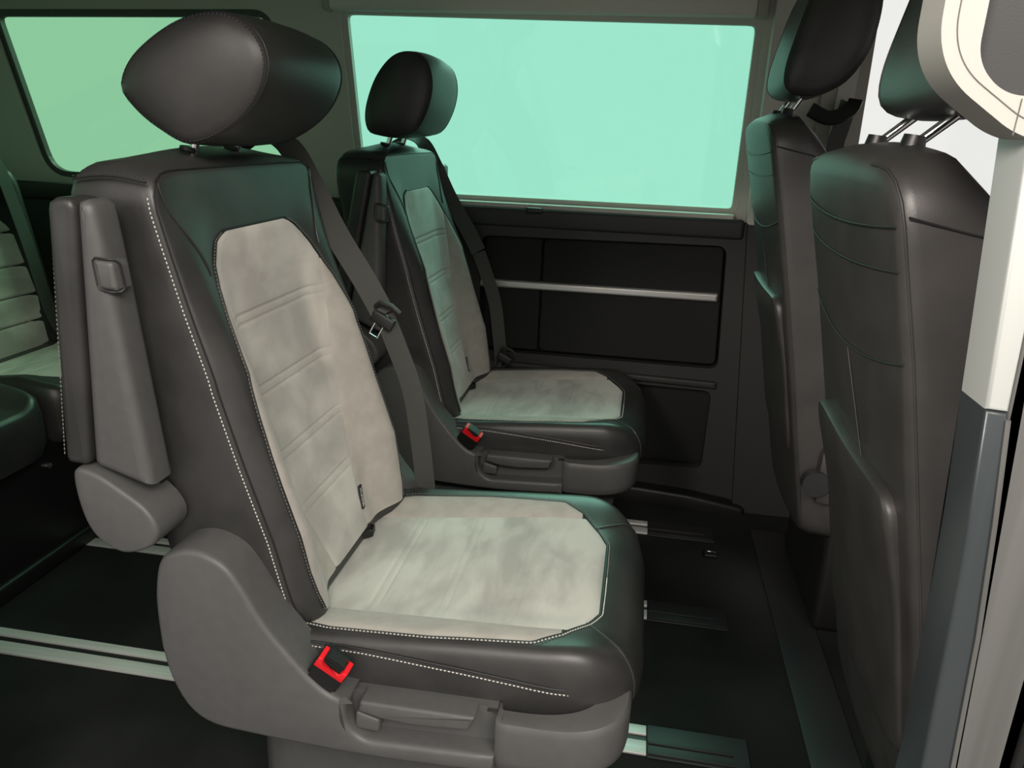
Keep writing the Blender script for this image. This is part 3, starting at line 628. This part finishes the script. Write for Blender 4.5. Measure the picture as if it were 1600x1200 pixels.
# ================================================================== front seats
FR = ([0.10, 0.28, 0.45, 0.61, 0.77, 0.936, 1.035, 1.125, 1.18], [0.455, 0.42, 0.385, 0.354, 0.320, 0.284, 0.260, 0.239, 0.232])
def front_seat(label, y0, dz, hx, dx=0.0):
    root = thing('front_seat', label, 'seat', (0.6, y0, 0), 'front seats seen from behind')
    off = Vector((0.6 - dx, 0, 0))
    P = lambda name, bm, material, parent=root, kind=None, angle=40: obj(name, bm, material, parent, off, angle=angle, kind=kind)
    HB = 0.225
    def rx(y, z): return interp(z - dz, *FR) - 0.012*(1 - (y/HB)**2)
    def fmap(a, b, h):
        t = interp(b - dz, [0.3, 0.6, 0.95, 1.1, 1.16], [0.16, 0.19, 0.18, 0.145, 0.13]); x0 = rx(a, b)
        z = b + (0.018*(1 - (a/HB)**2)*sstep(0.95, 1.13, b - dz)*(1 - abs(2*h - 0.9)**2 if h < 0.95 else 0)) - 0.05*sstep(0.5, 1.0, h)*sstep(0.95, 1.13, b - dz)
        return (x0 + t*h, a, z)
    OB = resample(rpoly([(-HB, 0.26), (HB, 0.26), (HB, 1.135 + dz), (-HB, 1.135 + dz)], [0.05, 0.05, 0.055, 0.055], 10), 110, True)
    cz = 0.70
    spec = [(s/20, 0.0) for s in range(4, 19, 2)] + [(0.94, 0.0), (0.965, 0.01), (0.985, 0.05), (0.997, 0.13), (1.004, 0.3), (1.008, 0.5), (1.0, 0.75), (0.97, 0.92), (0.92, 1.0), (0.6, 1.0), (0.3, 0.97)]
    bm = bmesh.new(); rings(bm, OB, spec, (0, cz), fmap); bk = P('backrest', bm, LEATHER2, angle=60)
    edge = [Vector(fmap(p[0]*0.984, cz + (p[1]-cz)*0.984, 0.045)) for p in OB]
    for sg in (-1, 1):
        e = sorted([p for p in edge if p.y*sg > HB*0.6 and p.z > 0.30], key=lambda p: p.z + (0.5*(HB - abs(p.y)) if p.z > 1.0 else 0))
        bm = bmesh.new(); tube(bm, e, 0.0016, 6); P('edge_piping', bm, LEATHER)
        q = [Vector((p[0], sg*(abs(p[1]) + 0.001), p[2])) for p in [fmap(sg*HB*1.006, 1.085 + dz - 0.03*k/12, 0.06 + 0.9*k/12) for k in range(13)]]
        bm = bmesh.new(); tube(bm, q, 0.0014, 6); P('side_seam', bm, SEAM)
    # quilted bands and seams on the rear face
    def rear(fz, y0_, y1_, n=24, lift=0.0012):
        return [Vector((rx(y, fz(y)) - lift, y, fz(y))) for y in [y0_ + (y1_-y0_)*k/n for k in range(n+1)]]
    for f, r in ((lambda y: 1.075 + dz - 0.012*(1 - (y/HB)**2), 0.0014), (lambda y: 1.030 + dz - 0.012*(1 - (y/HB)**2), 0.0010), (lambda y: 0.935 + dz - 0.03*(1 - (y/HB)**2), 0.0011)):
        bm = bmesh.new(); tube(bm, rear(f, -HB*0.965, HB*0.965), r, 6); P('rear_seam', bm, SEAM)
    q = [Vector((rx(0.02 - 0.05*t, 0.90 + dz - 0.30*t) - 0.001, -0.02 - 0.10*t, 0.90 + dz - 0.30*t)) for t in [k/12 for k in range(13)]]
    bm = bmesh.new(); tube(bm, q, 0.0011, 6); P('rear_seam', bm, SEAM)
    OPK = resample(rpoly([(-0.185, 0.40 + dz), (0.195, 0.40 + dz), (0.195, 0.765 + dz), (0.10, 0.775 + dz), (-0.185, 0.765 + dz)], 0.03, 6), 60, True)
    bm = bmesh.new(); rings(bm, OPK, [(1.0, 0), (1.0, 0.5), (0.985, 0.9), (0.95, 1.0), (0.7, 1.0), (0.3, 1.0)], (0, 0.58 + dz), lambda a, b, h: (rx(a, b) + 0.003 - 0.009*h - 0.010*h*sstep(0.60, 0.78, b - dz), a, b)); P('map_pocket', bm, LEATHER2, angle=50)
    # headrest
    PR = catmull([(0.262, 1.19), (0.256, 1.23), (0.270, 1.30), (0.292, 1.38), (0.325, 1.44), (0.375, 1.455), (0.415, 1.42), (0.428, 1.35), (0.418, 1.27), (0.385, 1.21), (0.340, 1.182), (0.295, 1.175)], 56)
    PR = [p + Vector((hx, 0.012)) for p in PR]; hc = Vector((0.338 + hx, 1.322)); bm = bmesh.new(); loops = []
    st = [(-0.146, 0.12), (-0.145, 0.4), (-0.142, 0.65), (-0.136, 0.86), (-0.129, 0.96), (-0.124, 0.985), (-0.12, 0.992), (-0.10, 1.01), (-0.05, 1.03), (0, 1.035)]
    for y, s in st + [(-a, b) for a, b in reversed(st[:-1])]: loops.append([(hc.x + (p[0]-hc.x)*s, y, hc.y + (p[1]-hc.y)*s + dz) for p in PR])
    loft(bm, loops); hr = P('headrest', bm, LEATHER2, angle=60)
    for sg in (-1, 1):
        q = [Vector((hc.x + (p[0]-hc.x)*0.99, sg*0.1235, hc.y + (p[1]-hc.y)*0.99 + dz)) for p in PR]
        bm = bmesh.new(); tube(bm, q + [q[0]], 0.0012, 6); stitches(bm, [Vector((hc.x + (p.x-hc.x)*0.955, sg*0.1308, dz + hc.y + (p.z-dz-hc.y)*0.955)) for p in q], (0, sg, 0), r=0.0007); obj('seam', bm, SEAM, hr, off)
        bm = bmesh.new(); tube(bm, [(0.292, sg*0.075, 1.10 + dz), (0.298, sg*0.075, 1.155 + dz), (0.312 + hx*0.6, sg*0.075, 1.19 + dz), (0.335 + hx, sg*0.075, 1.23 + dz)], 0.0062, 12); P('post', bm, CHROME)
        bm = bmesh.new(); tube(bm, [(0.291, sg*0.075, 1.13 + dz), (0.295, sg*0.075, 1.164 + dz)], [0.017, 0.012], 14); P('post_collar', bm, BLACKP)
    # seat cushion, box base
    bm = bmesh.new(); OC = resample(rpoly([(0.44, -0.25), (0.98, -0.25), (0.98, 0.25), (0.44, 0.25)], [0.03, 0.1, 0.1, 0.03], 8), 80, True)
    rings(bm, OC, [(0.9, 0), (0.98, 0.05), (1, 0.4), (0.99, 0.8), (0.95, 1), (0.6, 0.95), (0.3, 0.9)], (0.70, 0), lambda a, b, h: (a, b, 0.30 + dz + 0.16*h)); P('cushion', bm, LEATHER2)
    bm = bmesh.new(); box(bm, 0.50, 0.90, -0.21, 0.21, 0.001, 0.31 + dz, 0.02); P('seat_box', bm, BLACKP)
    bm = bmesh.new(); tube(bm, [(0.44, -0.235, 0.36 + dz), (0.44, -0.262, 0.36 + dz)], 0.03, 20); P('recliner_knob', bm, PLASTIC_D)
    return root
front_seat('black leather front passenger seat seen from behind, next to the near door pillar', 1.045, 0.0, 0.042)
front_seat('black leather front seat seen from behind, raised higher, on the window side', 1.93, 0.058, 0.012)
# belt hanging on the far door pillar
sb = thing('seat_belt', 'black front seat belt hanging from the beige far pillar', 'seat belt', (0.47, 2.2, 0.3))
o3 = (0.47, 2.2, 0.3)
bm = bmesh.new(); ribbon(bm, catmull([(0.50, 2.222, 1.255), (0.487, 2.205, 1.20), (0.478, 2.205, 1.10), (0.476, 2.215, 0.7), (0.475, 2.23, 0.3)], 30, False), (1, 0.3, 0), 0.046); obj('webbing', bm, WEB, sb, o3)
bm = bmesh.new(); ribbon(bm, catmull([(0.40, 2.19, 1.235), (0.45, 2.19, 1.215), (0.50, 2.205, 1.235), (0.515, 2.215, 1.262)], 16, False), (0, 0.5, 1), 0.035, 0.006); obj('belt_guide', bm, BLACKP, sb, o3)

# ================================================================== rear bench
rbn = thing('rear_bench', 'three-seat rear bench in black leather and grey suede behind the near seat', 'bench', (-1.75, 1.6, 0))
BO = (-1.75, 1.6, 0)
def bx_(z): return interp(z, [0.42, 0.55, 0.75, 1.0], [-1.83, -1.87, -1.91, -1.955])
def seatback(y0, y1):
    hw = (y1-y0)/2; yc = (y0+y1)/2
    OB = resample(rpoly([(yc-hw, 0.40), (yc+hw, 0.40), (yc+hw, 1.0), (yc-hw, 1.0)], [0.03, 0.03, 0.06, 0.06], 6), 80, True)
    bm = bmesh.new(); rings(bm, OB, [(0.5, 0), (0.95, 0), (1, 0.15), (1.0, 0.8), (0.98, 0.95), (0.95, 1.0)] + [(s/10, 1.0) for s in range(9, 1, -1)], (yc, 0.7),
        lambda a, b, h: (bx_(b) - 0.16 + h*(0.16 + 0.035*sstep(0.6, 0.95, abs(a-yc)/hw)), a, b)); obj('backrest', bm, LEATHER, rbn, BO, angle=60)
    bm = bmesh.new(); rows = []
    for k in range(161):
        z = 0.43 + 0.47*k/160; w = hw*interp(z, [0.43, 0.6, 0.8, 0.9], [0.72, 0.80, 0.76, 0.55]); r = []
        g = sum(-0.006*math.exp(-((z-gg)/0.004)**2) for gg in (0.53, 0.61, 0.70, 0.80))
        for j in range(17):
            t = -1 + j/8; e = min(1-abs(t), 0.3); r.append((bx_(z) + 0.035*sstep(0.6, 0.95, abs(t)*w/hw) + 0.006*(1-math.exp(-e/0.05)) - 0.001 + g, yc + t*w, z))
        rows.append(r)
    grid(bm, rows); obj('suede_panel', bm, SUEDE, rbn, BO, angle=80)
    OC = resample(rpoly([(-1.90, y0), (-1.42, y0), (-1.42, y1), (-1.90, y1)], [0.02, 0.08, 0.08, 0.02], 8), 80, True)
    cz_ = lambda x: interp(x, [-1.8, -1.55, -1.42], [0.455, 0.485, 0.46])
    bm = bmesh.new(); rings(bm, OC, [(0.5, 0), (0.95, 0), (1, 0.2), (1.0, 0.7), (0.975, 0.93), (0.93, 1.0)] + [(s/10, 1.0) for s in range(9, 1, -1)], (-1.61, yc), lambda a, b, h: (a, b, 0.33 + h*(cz_(a)-0.33 + 0.02*sstep(0.6, 0.9, abs(b-yc)/hw)))); obj('cushion', bm, LEATHER, rbn, BO, angle=60)
    bm = bmesh.new(); rows = []
    for k in range(61):
        x = -1.79 + 0.29*k/60; w = hw*interp(x, [-1.79, -1.56, -1.50], [0.80, 0.80, 0.55]); g = sum(-0.005*math.exp(-((x-gg)/0.004)**2) for gg in (-1.70, -1.60))
        rows.append([(x, yc + t*w, cz_(x) + 0.02*sstep(0.6, 0.9, abs(t)*w/hw) + 0.005*(1-math.exp(-min(1-abs(t), 0.3)/0.05)) - 0.001 + g) for t in [-1 + j/8 for j in range(17)]])
    grid(bm, rows); obj('suede_panel', bm, SUEDE, rbn, BO, angle=80)
seatback(1.62, 2.16); seatback(1.10, 1.60)
bm = bmesh.new(); box(bm, -1.95, -1.47, 1.06, 2.14, 0.03, 0.345, 0.02); box(bm, -1.93, -1.455, 1.10, 2.10, 0.001, 0.05, 0.01); obj('bench_base', bm, BLACKP, rbn, BO)
bm = bmesh.new(); tube(bm, [(-1.47, 1.60, 0.28), (-1.462, 1.60, 0.28)], 0.008, 12); obj('base_bolt', bm, CHROME, rbn, BO)
bm = bmesh.new(); ribbon(bm, catmull([(-1.96, 2.10, 1.02), (-1.925, 2.10, 0.99), (-1.868, 2.10, 0.77), (-1.825, 2.10, 0.56), (-1.79, 2.11, 0.47)], 24, False), (0, 1, 0), 0.048); obj('seat_belt', bm, WEB, rbn, BO)
# its belt tongue has slid down onto the cushion
for ch in far.children:
    if ch.name.startswith('seat_belt'):
        for g in ch.children:
            if g.name.split('.')[0] in ('belt_tongue', 'belt_guide', 'tongue_blade'): g.location = Vector((0.095, -0.01, -0.318))
# the armrests of the seat by the window are tipped further forward
ap = Vector((-0.655 + 0.28, 0, 0.645))
for ch in far.children:
    if ch.name.startswith('armrest'): ch.matrix_local = Matrix.Translation(ap) @ Matrix.Rotation(math.radians(7), 4, 'Y') @ Matrix.Translation(-ap)
